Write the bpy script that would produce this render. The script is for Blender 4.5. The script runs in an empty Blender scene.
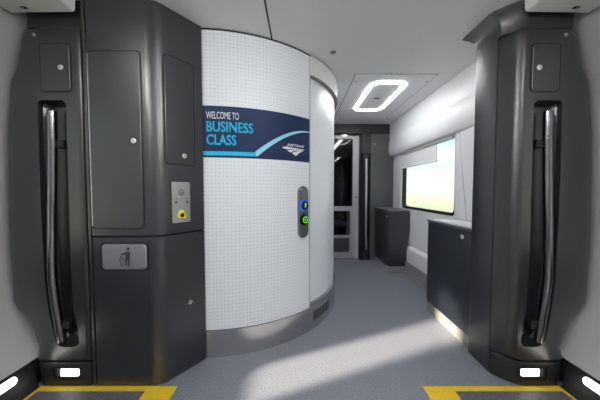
import bpy, bmesh, math
from math import sin, cos, pi, radians, atan, hypot
from mathutils import Vector, Matrix

sc = bpy.context.scene
COL = sc.collection

# ------------------------------------------------------------------ camera
cam_d = bpy.data.cameras.new('camera')
cam = bpy.data.objects.new('camera', cam_d)
COL.objects.link(cam)
cam.location = (0, 0, 1.1)
cam.rotation_euler = (pi / 2 - atan(10 / 250.0), 0, 0)
cam_d.sensor_width = 36
cam_d.lens = 36 * 250 / 600.0
cam_d.clip_start = 0.02
cam_d.clip_end = 2000
sc.camera = cam

# ------------------------------------------------------------------ exposure
sc.view_settings.view_transform = 'Standard'
sc.view_settings.look = 'None'
sc.view_settings.gamma = 1
sc.view_settings.use_curve_mapping = False
sc.view_settings.exposure = 0.4
try:
    sc.cycles.use_denoising = True
    sc.cycles.max_bounces = 10
    sc.cycles.diffuse_bounces = 6
    sc.cycles.transparent_max_bounces = 12
    sc.cycles.sample_clamp_indirect = 6
except Exception:
    pass

# ------------------------------------------------------------------ world: hazy bright sky with soft clouds
SKY = 0.95
world = bpy.data.worlds.new('sky')
sc.world = world
world.use_nodes = True
nt = world.node_tree
nt.nodes.clear()
N = nt.nodes.new
L = nt.links.new
tc = N('ShaderNodeTexCoord')
sep = N('ShaderNodeSeparateXYZ')
L(tc.outputs['Generated'], sep.inputs[0])
ramp = N('ShaderNodeValToRGB')
L(sep.outputs['Z'], ramp.inputs[0])
e = ramp.color_ramp.elements
e[0].position = 0.0
e[0].color = (1.0, 0.93, 0.80, 1)
e[1].position = 0.6
e[1].color = (0.42, 0.66, 0.90, 1)
x = ramp.color_ramp.elements.new(0.05)
x.color = (0.95, 0.93, 0.90, 1)
x = ramp.color_ramp.elements.new(0.13)
x.color = (0.66, 0.86, 0.98, 1)
mp = N('ShaderNodeMapping')
mp.inputs['Scale'].default_value = (2.2, 2.2, 9.0)
L(tc.outputs['Generated'], mp.inputs[0])
cl = N('ShaderNodeTexNoise')
cl.inputs['Scale'].default_value = 1.6
cl.inputs['Detail'].default_value = 5
L(mp.outputs[0], cl.inputs[0])
cr = N('ShaderNodeValToRGB')
cr.color_ramp.elements[0].position = 0.45
cr.color_ramp.elements[1].position = 0.66
L(cl.outputs['Fac'], cr.inputs[0])
mx = N('ShaderNodeMixRGB')
mx.inputs[2].default_value = (1.0, 0.98, 0.96, 1)
L(cr.outputs['Color'], mx.inputs[0])
L(ramp.outputs[0], mx.inputs[1])
bg = N('ShaderNodeBackground')
bg.inputs['Strength'].default_value = SKY
L(mx.outputs[0], bg.inputs[0])
wo = N('ShaderNodeOutputWorld')
L(bg.outputs[0], wo.inputs[0])

# ------------------------------------------------------------------ sun, through the left entrance door window
sun_d = bpy.data.lights.new('sun', 'SUN')
sun_d.energy = 15.0
sun_d.angle = radians(2.2)
sun_d.color = (1.0, 0.86, 0.66)
sun = bpy.data.objects.new('sun', sun_d)
COL.objects.link(sun)
sun.location = (-6, -2, 5)
sun_dir = Vector((0.927, 0.375, -0.48))
sun.rotation_euler = sun_dir.to_track_quat('-Z', 'Y').to_euler()


# ================================================================== helpers
def mat(name, color, rough=0.5, metal=0.0, emit=None, estr=0.0, coat=0.0, noise=None, bump=None, spec=None, vary=None):
    """noise: (scale, amount) value variation; bump: (scale, strength)"""
    m = bpy.data.materials.new(name)
    m.use_nodes = True
    t = m.node_tree
    b = t.nodes['Principled BSDF']
    b.inputs['Base Color'].default_value = (*color, 1)
    b.inputs['Roughness'].default_value = rough
    b.inputs['Metallic'].default_value = metal
    b.inputs['Coat Weight'].default_value = coat
    b.inputs['Coat Roughness'].default_value = 0.15
    if spec is not None:
        b.inputs['Specular IOR Level'].default_value = spec
    if emit:
        b.inputs['Emission Color'].default_value = (*emit, 1)
        b.inputs['Emission Strength'].default_value = estr
    if noise or bump:
        c = t.nodes.new('ShaderNodeTexCoord')
    if noise:
        n = t.nodes.new('ShaderNodeTexNoise')
        n.inputs['Scale'].default_value = noise[0]
        n.inputs['Detail'].default_value = 4
        t.links.new(c.outputs['Object'], n.inputs[0])
        r = t.nodes.new('ShaderNodeValToRGB')
        lo = tuple(v * (1 - noise[1]) for v in color)
        hi = tuple(min(1, v * (1 + noise[1])) for v in color)
        r.color_ramp.elements[0].position = 0.35
        r.color_ramp.elements[1].position = 0.65
        r.color_ramp.elements[0].color = (*lo, 1)
        r.color_ramp.elements[1].color = (*hi, 1)
        t.links.new(n.outputs['Fac'], r.inputs[0])
        t.links.new(r.outputs[0], b.inputs['Base Color'])
    if bump:
        n2 = t.nodes.new('ShaderNodeTexNoise')
        n2.inputs['Scale'].default_value = bump[0]
        n2.inputs['Detail'].default_value = 3
        t.links.new(c.outputs['Object'], n2.inputs[0])
        bn = t.nodes.new('ShaderNodeBump')
        bn.inputs['Strength'].default_value = bump[1]
        bn.inputs['Distance'].default_value = 0.002
        t.links.new(n2.outputs['Fac'], bn.inputs['Height'])
        t.links.new(bn.outputs[0], b.inputs['Normal'])
    return m


def glass_mat(name, tint, gloss=0.08):
    m = bpy.data.materials.new(name)
    m.use_nodes = True
    t = m.node_tree
    t.nodes.clear()
    tr = t.nodes.new('ShaderNodeBsdfTransparent')
    tr.inputs[0].default_value = (*tint, 1)
    gl = t.nodes.new('ShaderNodeBsdfGlossy')
    gl.inputs['Roughness'].default_value = 0.03
    fr = t.nodes.new('ShaderNodeLayerWeight')
    fr.inputs[0].default_value = 0.5
    mxs = t.nodes.new('ShaderNodeMixShader')
    pw = t.nodes.new('ShaderNodeMath')
    pw.operation = 'POWER'
    pw.inputs[1].default_value = 5.0
    t.links.new(fr.outputs['Facing'], pw.inputs[0])
    ml = t.nodes.new('ShaderNodeMath')
    ml.operation = 'MULTIPLY_ADD'
    ml.inputs[1].default_value = 0.5
    ml.inputs[2].default_value = gloss * 0.5
    ml.use_clamp = True
    t.links.new(pw.outputs[0], ml.inputs[0])
    t.links.new(ml.outputs[0], mxs.inputs[0])
    t.links.new(tr.outputs[0], mxs.inputs[1])
    t.links.new(gl.outputs[0], mxs.inputs[2])
    o = t.nodes.new('ShaderNodeOutputMaterial')
    t.links.new(mxs.outputs[0], o.inputs[0])
    return m


def weave_mat(name, base, dash, pitch=0.024, rough=0.35):
    """white laminate with a fine basket-weave dash print, from the UV map in metres"""
    m = bpy.data.materials.new(name)
    m.use_nodes = True
    t = m.node_tree
    b = t.nodes['Principled BSDF']
    b.inputs['Roughness'].default_value = rough
    uv = t.nodes.new('ShaderNodeTexCoord')
    s = t.nodes.new('ShaderNodeSeparateXYZ')
    t.links.new(uv.outputs['UV'], s.inputs[0])

    def M(op, a, bb=None, clamp=False):
        n = t.nodes.new('ShaderNodeMath')
        n.operation = op
        n.use_clamp = clamp
        for i, v in enumerate((a, bb)):
            if v is None:
                continue
            if isinstance(v, (int, float)):
                n.inputs[i].default_value = v
            else:
                t.links.new(v, n.inputs[i])
        return n.outputs[0]
    u = M('DIVIDE', s.outputs['X'], pitch)
    v = M('DIVIDE', s.outputs['Y'], pitch)
    fu = M('ABSOLUTE', M('SUBTRACT', M('FRACT', u), 0.5))
    fv = M('ABSOLUTE', M('SUBTRACT', M('FRACT', v), 0.5))
    par = M('MODULO', M('ADD', M('FLOOR', u), M('FLOOR', v)), 2.0)
    h = M('MULTIPLY', M('LESS_THAN', fu, 0.40), M('LESS_THAN', fv, 0.11))
    w = M('MULTIPLY', M('LESS_THAN', fv, 0.40), M('LESS_THAN', fu, 0.11))
    k = M('ADD', M('MULTIPLY', h, par), M('MULTIPLY', w, M('SUBTRACT', 1.0, par)))
    mixn = t.nodes.new('ShaderNodeMixRGB')
    mixn.inputs[1].default_value = (*base, 1)
    mixn.inputs[2].default_value = (*dash, 1)
    t.links.new(k, mixn.inputs[0])
    t.links.new(mixn.outputs[0], b.inputs['Base Color'])
    return m


def rib_mat(name, base, dark, pitch=0.02, rough=0.3):
    m = mat(name, base, rough)
    t = m.node_tree
    b = t.nodes['Principled BSDF']
    uv = t.nodes.new('ShaderNodeTexCoord')
    s = t.nodes.new('ShaderNodeSeparateXYZ')
    t.links.new(uv.outputs['UV'], s.inputs[0])
    a = t.nodes.new('ShaderNodeMath')
    a.operation = 'DIVIDE'
    a.inputs[1].default_value = pitch
    t.links.new(s.outputs['Y'], a.inputs[0])
    f = t.nodes.new('ShaderNodeMath')
    f.operation = 'FRACT'
    t.links.new(a.outputs[0], f.inputs[0])
    g = t.nodes.new('ShaderNodeMath')
    g.operation = 'LESS_THAN'
    g.inputs[1].default_value = 0.2
    t.links.new(f.outputs[0], g.inputs[0])
    mixn = t.nodes.new('ShaderNodeMixRGB')
    mixn.inputs[1].default_value = (*base, 1)
    mixn.inputs[2].default_value = (*dark, 1)
    t.links.new(g.outputs[0], mixn.inputs[0])
    t.links.new(mixn.outputs[0], b.inputs['Base Color'])
    return m


def floor_mat(name, a, bcol, c):
    m = mat(name, a, 0.45)
    t = m.node_tree
    b = t.nodes['Principled BSDF']
    co = t.nodes.new('ShaderNodeTexCoord')
    n = t.nodes.new('ShaderNodeTexNoise')
    n.inputs['Scale'].default_value = 130
    n.inputs['Detail'].default_value = 3
    t.links.new(co.outputs['Object'], n.inputs[0])
    r = t.nodes.new('ShaderNodeValToRGB')
    els = r.color_ramp.elements
    els[0].position = 0.33
    els[0].color = (*bcol, 1)
    els[1].position = 0.70
    els[1].color = (*c, 1)
    q = els.new(0.5)
    q.color = (*a, 1)
    t.links.new(n.outputs['Fac'], r.inputs[0])
    t.links.new(r.outputs[0], b.inputs['Base Color'])
    bn = t.nodes.new('ShaderNodeBump')
    bn.inputs['Strength'].default_value = 0.15
    bn.inputs['Distance'].default_value = 0.001
    t.links.new(n.outputs['Fac'], bn.inputs['Height'])
    t.links.new(bn.outputs[0], b.inputs['Normal'])
    return m


M_ = {}
M_['black'] = mat('charcoal_plastic', (0.009, 0.0105, 0.0125), 0.32, bump=(700, 0.12), spec=0.6)
M_['blackdeep'] = mat('black_recess', (0.012, 0.012, 0.014), 0.5)
M_['base'] = mat('charcoal_base', (0.012, 0.0135, 0.016), 0.40, bump=(700, 0.12))
M_['cab'] = mat('slate_laminate', (0.0085, 0.0115, 0.0175), 0.32, bump=(600, 0.10), spec=0.6)
M_['cabdoor'] = mat('slate_door_laminate', (0.010, 0.0125, 0.016), 0.34, bump=(600, 0.10), spec=0.6)
for k_ in ('black', 'cab', 'cabdoor'):       # satin lacquer
    M_[k_].node_tree.nodes['Principled BSDF'].inputs['IOR'].default_value = 1.8
M_['counter'] = mat('counter_top', (0.10, 0.108, 0.118), 0.30)
M_['lidglare'] = mat('counter_lid_glare', (0.72, 0.73, 0.74), 0.25)  # lid colour raised to carry the window glare
M_['steel'] = mat('brushed_steel', (0.66, 0.66, 0.67), 0.34, 1.0, noise=(40, 0.05))
M_['skirt'] = mat('skirt_steel', (0.58, 0.565, 0.56), 0.19, 1.0)
M_['chrome'] = mat('polished_steel', (0.24, 0.24, 0.26), 0.14, 1.0)
M_['lockm'] = mat('lock_steel', (0.86, 0.86, 0.87), 0.35, 0.6)
M_['flap'] = mat('satin_aluminium', (0.42, 0.43, 0.46), 0.38, 0.85)
M_['darkprint'] = mat('grey_print', (0.03, 0.03, 0.033), 0.6)
M_['white'] = mat('white_moulding', (0.76, 0.765, 0.775), 0.35)
M_['wallwhite'] = mat('side_wall_moulding', (0.48, 0.485, 0.50), 0.42)
M_['entrance'] = mat('entrance_door_sheen_white', (0.80, 0.80, 0.80), 0.45)  # unseen door face coloured bright to give the pillars a sheen
M_['entrancelow'] = mat('entrance_door_sheen_dark', (0.03, 0.031, 0.034), 0.5)  # unseen lower door coloured dark so the pillars reflect less low down
M_['ceil'] = mat('ceiling_panel', (0.88, 0.885, 0.885), 0.40)
M_['header'] = mat('header_moulding', (0.80, 0.80, 0.78), 0.45)
M_['weave'] = weave_mat('woven_laminate', (0.82, 0.845, 0.89), (0.655, 0.68, 0.73))
M_['rib'] = rib_mat('ribbed_laminate', (0.80, 0.83, 0.875), (0.74, 0.775, 0.825))
M_['floor'] = floor_mat('speckled_vinyl', (0.190, 0.200, 0.242), (0.135, 0.145, 0.175), (0.245, 0.257, 0.308))
M_['plate'] = floor_mat('threshold_vinyl', (0.105, 0.102, 0.104), (0.06, 0.06, 0.06), (0.16, 0.155, 0.155))
M_['yellow'] = mat('yellow_tape', (0.78, 0.52, 0.018), 0.5, noise=(60, 0.06))
M_['plinth'] = mat('plinth_vinyl', (0.27, 0.26, 0.255), 0.42)
M_['navy'] = mat('navy_vinyl', (0.012, 0.028, 0.085), 0.5, spec=0.2)
M_['cyan'] = mat('cyan_vinyl', (0.03, 0.50, 0.80), 0.5, spec=0.2)
M_['paleblue'] = mat('pale_blue_vinyl', (0.30, 0.68, 0.88), 0.4)
M_['whitevinyl'] = mat('white_vinyl', (0.82, 0.84, 0.86), 0.4)
M_['buttonplate'] = mat('button_plate', (0.22, 0.225, 0.235), 0.38, 0.7)
M_['glossblack'] = mat('gloss_black', (0.008, 0.008, 0.009), 0.15)
M_['blueled'] = mat('blue_led', (0.02, 0.08, 0.6), 0.3, emit=(0.02, 0.10, 1.0), estr=0.7)
M_['greenled'] = mat('green_led', (0.1, 0.5, 0.05), 0.3, emit=(0.16, 0.9, 0.03), estr=0.45)
M_['yellowbtn'] = mat('yellow_plastic', (0.75, 0.62, 0.02), 0.35)
M_['lamp'] = mat('lamp_diffuser', (0.9, 0.9, 0.9), 0.4, emit=(0.98, 0.99, 1.0), estr=28.0)
M_['lampfront'] = mat('vestibule_lamp_diffuser', (0.9, 0.9, 0.9), 0.4, emit=(0.97, 0.985, 1.0), estr=18.0)
M_['coachlamp'] = mat('coach_lamp_diffuser', (0.9, 0.9, 0.9), 0.4, emit=(1.0, 0.96, 0.88), estr=3.0)
M_['cove'] = mat('fill_strip_diffuser', (0.9, 0.9, 0.9), 0.4, emit=(1.0, 0.985, 0.96), estr=52.0)  # for the added header strips that brighten the ceiling
M_['step'] = mat('step_lamp_lens', (0.9, 0.9, 0.9), 0.4, emit=(1.0, 1.0, 1.0), estr=3.0)
M_['foot'] = mat('foot_lamp_lens', (0.9, 0.9, 0.9), 0.4, emit=(1.0, 0.95, 0.87), estr=3.0)
M_['rubber'] = mat('black_rubber', (0.01, 0.01, 0.011), 0.6)
M_['endgrey'] = mat('end_wall_panel', (0.085, 0.09, 0.09), 0.40)
M_['enddark'] = mat('end_wall_header', (0.020, 0.021, 0.024), 0.45)
M_['doorleaf'] = mat('silver_door', (0.40, 0.405, 0.42), 0.38, 0.35)
M_['vent'] = mat('vent_grey', (0.22, 0.225, 0.23), 0.5, 0.3)
M_['tint'] = glass_mat('smoked_glass', (0.60, 0.62, 0.65), 0.02)
M_['clear'] = glass_mat('window_glass', (0.96, 0.97, 0.97), 0.04)
M_['blind'] = mat('blind_fabric', (0.66, 0.66, 0.66), 0.8)
M_['grass'] = mat('pale_meadow', (0.31, 0.35, 0.25), 0.9, noise=(0.05, 0.15))
M_['straw'] = mat('hazed_straw_field', (0.35, 0.345, 0.335), 0.9, noise=(0.012, 0.12))  # far field paled, distance haze put into its colour
M_['hill'] = mat('hazy_hill', (0.33, 0.33, 0.34), 0.9)
M_['seat'] = mat('blue_seat_fabric', (0.05, 0.075, 0.11), 0.8, noise=(60, 0.5))
M_['coach'] = mat('coach_lining', (0.60, 0.60, 0.58), 0.5)
M_['coachdark'] = mat('coach_bulkhead', (0.02, 0.021, 0.024), 0.35)


def finish(name, bm, m, parent=None, smooth=True, angle=35):
    bmesh.ops.recalc_face_normals(bm, faces=bm.faces[:])
    me = bpy.data.meshes.new(name)
    bm.to_mesh(me)
    bm.free()
    me.materials.append(m)
    if smooth:
        me.shade_smooth()
        me.set_sharp_from_angle(angle=radians(angle))
    o = bpy.data.objects.new(name, me)
    COL.objects.link(o)
    if parent is not None:
        o.parent = parent
        o.matrix_parent_inverse = Matrix.Translation(parent.location).inverted()
    return o


def tag(o, label, cat, group=None, kind=None):
    o['label'] = label
    o['category'] = cat
    if group:
        o['group'] = group
    if kind:
        o['kind'] = kind
    return o


def struct(o):
    o['kind'] = 'structure'
    return o


def thing(name, label, cat, loc, group=None):
    o = bpy.data.objects.new(name, None)
    COL.objects.link(o)
    o.location = loc
    o.empty_display_size = 0.05
    return tag(o, label, cat, group)


def bevel_all(bm, w, seg=2):
    bmesh.ops.bevel(bm, geom=bm.edges[:] + bm.verts[:], offset=w, segments=seg, affect='EDGES', profile=0.5, clamp_overlap=True)


def box(x0, x1, y0, y1, z0, z1, bev=0.0, seg=2):
    bm = bmesh.new()
    bmesh.ops.create_cube(bm, size=1)
    for v in bm.verts:
        v.co = Vector(((x0 + x1) / 2 + v.co.x * (x1 - x0), (y0 + y1) / 2 + v.co.y * (y1 - y0), (z0 + z1) / 2 + v.co.z * (z1 - z0)))
    if bev:
        bevel_all(bm, bev, seg)
    return bm


def loft(rings, cap=True, closed=True, bm=None):
    bm = bm or bmesh.new()
    vs = [[bm.verts.new(p) for p in r] for r in rings]
    for a, b in zip(vs, vs[1:]):
        n = len(a)
        for i in range(n if closed else n - 1):
            j = (i + 1) % n
            bm.faces.new((a[i], a[j], b[j], b[i]))
    if cap and closed:
        bm.faces.new(vs[0])
        bm.faces.new(list(reversed(vs[-1])))
    return bm


def rrect(x0, x1, y0, y1, r, n=6):
    """rounded rectangle outline, counter-clockwise in 2D"""
    out = []
    for cx, cy, a0 in ((x1 - r, y1 - r, 0), (x0 + r, y1 - r, 90), (x0 + r, y0 + r, 180), (x1 - r, y0 + r, 270)):
        for i in range(n + 1):
            a = radians(a0 + 90 * i / n)
            out.append((cx + r * cos(a), cy + r * sin(a)))
    return out


def circ(cx, cy, r, n=24):
    return [(cx + r * cos(2 * pi * i / n), cy + r * sin(2 * pi * i / n)) for i in range(n)]


class Frame:
    """local plane: u along U, v along V, w out along W"""

    def __init__(self, O, U, V, W):
        self.O, self.U, self.V, self.W = Vector(O), Vector(U).normalized(), Vector(V).normalized(), Vector(W).normalized()

    def p(self, u, v, w=0.0):
        return self.O + self.U * u + self.V * v + self.W * w


def shrink(pts, d):
    cx = sum(p[0] for p in pts) / len(pts)
    cy = sum(p[1] for p in pts) / len(pts)
    hx = max(abs(p[0] - cx) for p in pts)
    hy = max(abs(p[1] - cy) for p in pts)
    return [(cx + (p[0] - cx) * (hx - d) / hx, cy + (p[1] - cy) * (hy - d) / hy) for p in pts]


def plate(fr, pts, w0, w1, ch=0.0):
    """extruded outline on a local frame, with an optional chamfered front edge"""
    rings = [[fr.p(u, v, w0) for u, v in pts]]
    if ch:
        rings.append([fr.p(u, v, w1 - ch) for u, v in pts])
        rings.append([fr.p(u, v, w1) for u, v in shrink(pts, ch)])
    else:
        rings.append([fr.p(u, v, w1) for u, v in pts])
    return loft(rings)


def ring_plate(fr, outer, inner, w0, w1):
    bm = bmesh.new()
    A = [bm.verts.new(fr.p(u, v, w0)) for u, v in outer]
    B = [bm.verts.new(fr.p(u, v, w1)) for u, v in outer]
    C = [bm.verts.new(fr.p(u, v, w1)) for u, v in inner]
    D = [bm.verts.new(fr.p(u, v, w0)) for u, v in inner]
    n = len(A)
    for P, Q in ((A, B), (B, C), (C, D), (D, A)):
        for i in range(n):
            j = (i + 1) % n
            bm.faces.new((P[i], P[j], Q[j], Q[i]))
    return bm


def tube(path, r, n=16, cap=True):
    path = [Vector(p) for p in path]
    rs = r if isinstance(r, (list, tuple)) else [r] * len(path)
    rings = []
    t = (path[1] - path[0]).normalized()
    ref = Vector((0, 1, 0)) if abs(t.y) < 0.9 else Vector((1, 0, 0))
    nrm = (ref - t * ref.dot(t)).normalized()
    for i, p in enumerate(path):
        if i == 0:
            t = path[1] - path[0]
        elif i == len(path) - 1:
            t = path[-1] - path[-2]
        else:
            t = path[i + 1] - path[i - 1]
        t.normalize()
        nrm = (nrm - t * nrm.dot(t)).normalized()
        b = t.cross(nrm)
        rings.append([p + (nrm * cos(2 * pi * k / n) + b * sin(2 * pi * k / n)) * rs[i] for k in range(n)])
    return loft(rings, cap=cap)


def disc_on(fr, u, v, prof, n=20):
    """turned piece on a frame: prof = [(radius, w)...]"""
    rings = []
    for r, w in prof:
        rings.append([fr.p(u + max(r, 1e-4) * cos(2 * pi * k / n), v + max(r, 1e-4) * sin(2 * pi * k / n), w) for k in range(n)])
    return loft(rings)


def bool_cut(o, cutter_bm):
    bmesh.ops.recalc_face_normals(cutter_bm, faces=cutter_bm.faces[:])
    me = bpy.data.meshes.new('cut')
    cutter_bm.to_mesh(me)
    cutter_bm.free()
    c = bpy.data.objects.new('cut', me)
    COL.objects.link(c)
    if o.parent is not None:
        bpy.context.view_layer.update()
    md = o.modifiers.new('b', 'BOOLEAN')
    md.operation = 'DIFFERENCE'
    md.solver = 'EXACT'
    md.object = c
    dg = bpy.context.evaluated_depsgraph_get()
    new = bpy.data.meshes.new_from_object(o.evaluated_get(dg))
    o.modifiers.clear()
    old = o.data
    o.data = new
    bpy.data.meshes.remove(old)
    bpy.data.objects.remove(c)
    bpy.data.meshes.remove(me)
    o.data.shade_smooth()
    o.data.set_sharp_from_angle(angle=radians(35))
    return o


# ================================================================== the setting
ZC = 2.11          # ceiling height
YE = 3.95          # end wall
YB = -3.6          # wall behind the camera
YV = -1.25         # end of the entrance vestibule behind the camera
YF = 1.36          # face of the door pillars

# ---- outside
bm = bmesh.new()
bmesh.ops.create_grid(bm, x_segments=1, y_segments=1, size=600)
for v in bm.verts:
    v.co.z = -1.2
struct(finish('ground', bm, M_['straw'], smooth=False))
struct(finish('meadow', box(-300, 36, -300, 300, -1.3, -1.15), M_['grass'], smooth=False))
bm = bmesh.new()
rings = []
for k in range(41):
    yy = -260 + 520 * k / 40
    h = 5 + 2.5 * sin(k * 0.7) + 1.6 * sin(k * 1.9 + 1)
    rings.append([(200, yy, -1.3), (208, yy, h * 0.7 - 1.2), (220, yy, h - 1.2), (240, yy, h * 0.8 - 1.2), (260, yy, -1.3)])
struct(finish('hills', loft(rings, cap=True), M_['hill']))

# ---- floor and ceiling
struct(finish('floor', box(-1.72, 1.52, YB - 0.05, YE, -0.05, 0.0), M_['floor'], smooth=False))
ceil = struct(finish('ceiling', box(-1.72, 1.62, YB - 0.05, YE + 0.06, ZC, ZC + 0.04), M_['ceil'], smooth=False))
finish('panel_joint', box(-0.193, -0.183, 0.4, 1.735, ZC - 0.0025, ZC + 0.004), M_['blackdeep'], ceil, smooth=False)


# ---- side walls of the vestibule (tumblehome profile), entrance door windows left open to glass
PROF = [(0.145, 1.500), (0.20, 1.54), (0.34, 1.615), (0.46, 1.675), (0.80, 1.705), (1.10, 1.700), (1.42, 1.680), (1.75, 1.635), (2.0, 1.555), (ZC, 1.52)]


def wx(z):
    if z <= PROF[0][0]:
        return PROF[0][1]
    for (a, xa), (b, xb) in zip(PROF, PROF[1:]):
        if z <= b:
            return xa + (xb - xa) * (z - a) / (b - a)
    return PROF[-1][1]


def grid_wall(ys, zs, xf, hole, sx):
    """curved wall sheet with thickness; faces inside hole((y, z)) omitted"""
    bm = bmesh.new()
    vi, vo = {}, {}
    faces = []
    for i in range(len(ys) - 1):
        for j in range(len(zs) - 1):
            if not hole((ys[i] + ys[i + 1]) / 2, (zs[j] + zs[j + 1]) / 2):
                faces.append((i, j))
    fs = set(faces)

    def gv(d, i, j, off):
        if (i, j) not in d:
            d[(i, j)] = bm.verts.new((sx * (xf(zs[j]) + off), ys[i], zs[j]))
        return d[(i, j)]
    for i, j in faces:
        q = [(i, j), (i + 1, j), (i + 1, j + 1), (i, j + 1)]
        bm.faces.new([gv(vi, *a, 0.0) for a in q])
        bm.faces.new([gv(vo, *a, 0.05) for a in reversed(q)])
        for (a, b), nb in (((0, 1), (i, j - 1)), ((1, 2), (i + 1, j)), ((2, 3), (i, j + 1)), ((3, 0), (i - 1, j))):
            if nb not in fs:
                bm.faces.new([gv(vi, *q[a], 0), gv(vi, *q[b], 0), gv(vo, *q[b], 0.05), gv(vo, *q[a], 0.05)])
    return bm


def frange(a, b, st):
    n = max(1, round((b - a) / st))
    return [a + (b - a) * i / n for i in range(n + 1)]


def in_rr(y, z, r4, rad):
    y0, y1, z0, z1 = r4
    if not (y0 < y < y1 and z0 < z < z1):
        return False
    dy = max(y0 + rad - y, y - (y1 - rad), 0)
    dz = max(z0 + rad - z, z - (z1 - rad), 0)
    return hypot(dy, dz) <= rad


DW = (0.632, 0.925, 0.735, 1.745)       # entrance door window: y0 y1 z0 z1
BW = (-3.35, -1.40, 0.80, 1.86)          # coach window added on either side behind the camera, for daylight
DY0, DY1 = 0.10, 1.16                    # entrance door leaf
zs = frange(0.145, DW[2], 0.05)[:-1] + frange(DW[2], DW[3], 0.014) + frange(DW[3], ZC, 0.05)[1:]
ysd = frange(DY0, DW[0], 0.1)[:-1] + frange(DW[0], DW[1], 0.0105) + frange(DW[1], DY1, 0.08)[1:]
for sx, side, num in ((-1, 'left', 1), (1, 'right', 2)):
    zw = frange(0.145, ZC, 0.06)
    struct(finish('wall_' + side, grid_wall([DY1 + 0.004, 1.5, 1.70], zw, wx, lambda y, z: False, sx), M_['wallwhite']))
    struct(finish('wall_' + side + '_rear', grid_wall(frange(YB, BW[0], 0.1)[:-1] + frange(BW[0], BW[1], 0.08) + [-0.5, DY0 - 0.004], zw, wx, lambda y, z: in_rr(y, z, BW, 0.06), sx), M_['wallwhite']))
    struct(finish('window_%d' % (num + 1), loft([[(sx * (wx(z) + k), yy, z) for k, yy in ((0.020, BW[0] - 0.01), (0.020, BW[1] + 0.01), (0.026, BW[1] + 0.01), (0.026, BW[0] - 0.01))] for z in frange(BW[2] - 0.015, BW[3] + 0.015, 0.1)]), M_['clear']))  # unseen pane of the added daylight opening
    dleaf = struct(finish('door_%d' % num, grid_wall(ysd, zs, wx, lambda y, z: in_rr(y, z, DW, 0.07), sx), M_['entrance']))
    dleaf.data.materials.append(M_['entrancelow'])
    for p in dleaf.data.polygons:
        if p.center.z < 0.62:
            p.material_index = 1
    g = bmesh.new()
    rings = []
    for z in frange(DW[2] - 0.015, DW[3] + 0.015, 0.1):
        rings.append([(sx * (wx(z) + 0.020), DW[0] - 0.01, z), (sx * (wx(z) + 0.020), DW[1] + 0.01, z), (sx * (wx(z) + 0.026), DW[1] + 0.01, z), (sx * (wx(z) + 0.026), DW[0] - 0.01, z)])
    finish('pane', loft(rings, bm=g), M_['clear'], dleaf)
    # kick plate along the floor
    kp = [(1.455, 0.0), (1.462, 0.02), (1.494, 0.138), (1.50, 0.145), (1.60, 0.145), (1.60, 0.0)]
    struct(finish('baseboard_' + side, loft([[(sx * X, yy, z) for X, z in kp] for yy in (YB, 1.352)]), M_['base'], smooth=False))
    struct(finish('trim_base_' + side, box(*sorted((sx * 1.496, sx * 1.62)), 1.353, 1.70, 0, 0.146), M_['base'], smooth=False))
struct(finish('wall_back', box(-1.72, 1.72, YB - 0.06, YB, 0, ZC), M_['wallwhite'], smooth=False))

# ---- outer sides behind the pillars, right wall with window
Y0R = 1.66
WIN = (2.33, 3.53, 0.865, 1.72)


def rx(z):
    if z < 0.335:
        return 1.412
    if z < 0.365:
        return 1.412 + (z - 0.335) / 0.03 * 0.038
    return 1.45


zr = [0.0, 0.1, 0.2, 0.33, 0.336, 0.35, 0.365, 0.6] + frange(WIN[2], WIN[2] + 0.07, 0.01) + frange(WIN[2] + 0.1, WIN[3] - 0.08, 0.1) + frange(WIN[3] - 0.07, WIN[3], 0.01) + [1.9, ZC]
yr = [Y0R - 0.02, 2.0] + frange(WIN[0], WIN[0] + 0.07, 0.01) + frange(WIN[0] + 0.1, WIN[1] - 0.1, 0.1) + frange(WIN[1] - 0.07, WIN[1], 0.01) + [3.7, YE]
struct(finish('wall_right_coach', grid_wall(yr, zr, rx, lambda y, z: in_rr(y, z, WIN, 0.06), 1), M_['white'], angle=20))
FR_R = Frame((1.45, 0, 0), (0, 1, 0), (0, 0, 1), (-1, 0, 0))
w1 = struct(finish('window_1', ring_plate(FR_R, rrect(WIN[0] - 0.012, WIN[1] + 0.012, WIN[2] - 0.012, WIN[3] + 0.012, 0.07, 8), rrect(WIN[0] + 0.014, WIN[1] - 0.014, WIN[2] + 0.014, WIN[3] - 0.014, 0.05, 8), -0.045, 0.004), M_['rubber'], smooth=False))
finish('pane', plate(FR_R, rrect(WIN[0] + 0.005, WIN[1] - 0.005, WIN[2] + 0.005, WIN[3] - 0.005, 0.055, 8), -0.032, -0.026), M_['clear'], w1, smooth=False)
struct(finish('baseboard_right_coach', box(1.385, 1.411, 2.262, 3.262, 0, 0.165, 0.004), M_['plinth'], smooth=False))
# bulkhead cove above the window
vp = [(1.449, ZC), (1.375, ZC), (1.377, 1.95), (1.381, 1.885), (1.380, 1.870), (1.375, 1.855), (1.371, 1.78), (1.371, 1.70), (1.378, 1.655), (1.394, 1.628), (1.418, 1.613), (1.449, 1.608)]
struct(finish('trim_1', loft([[(X, yy, z) for X, z in vp] for yy in (Y0R - 0.02, YE - 0.002)]), M_['white'], angle=25))
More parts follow.
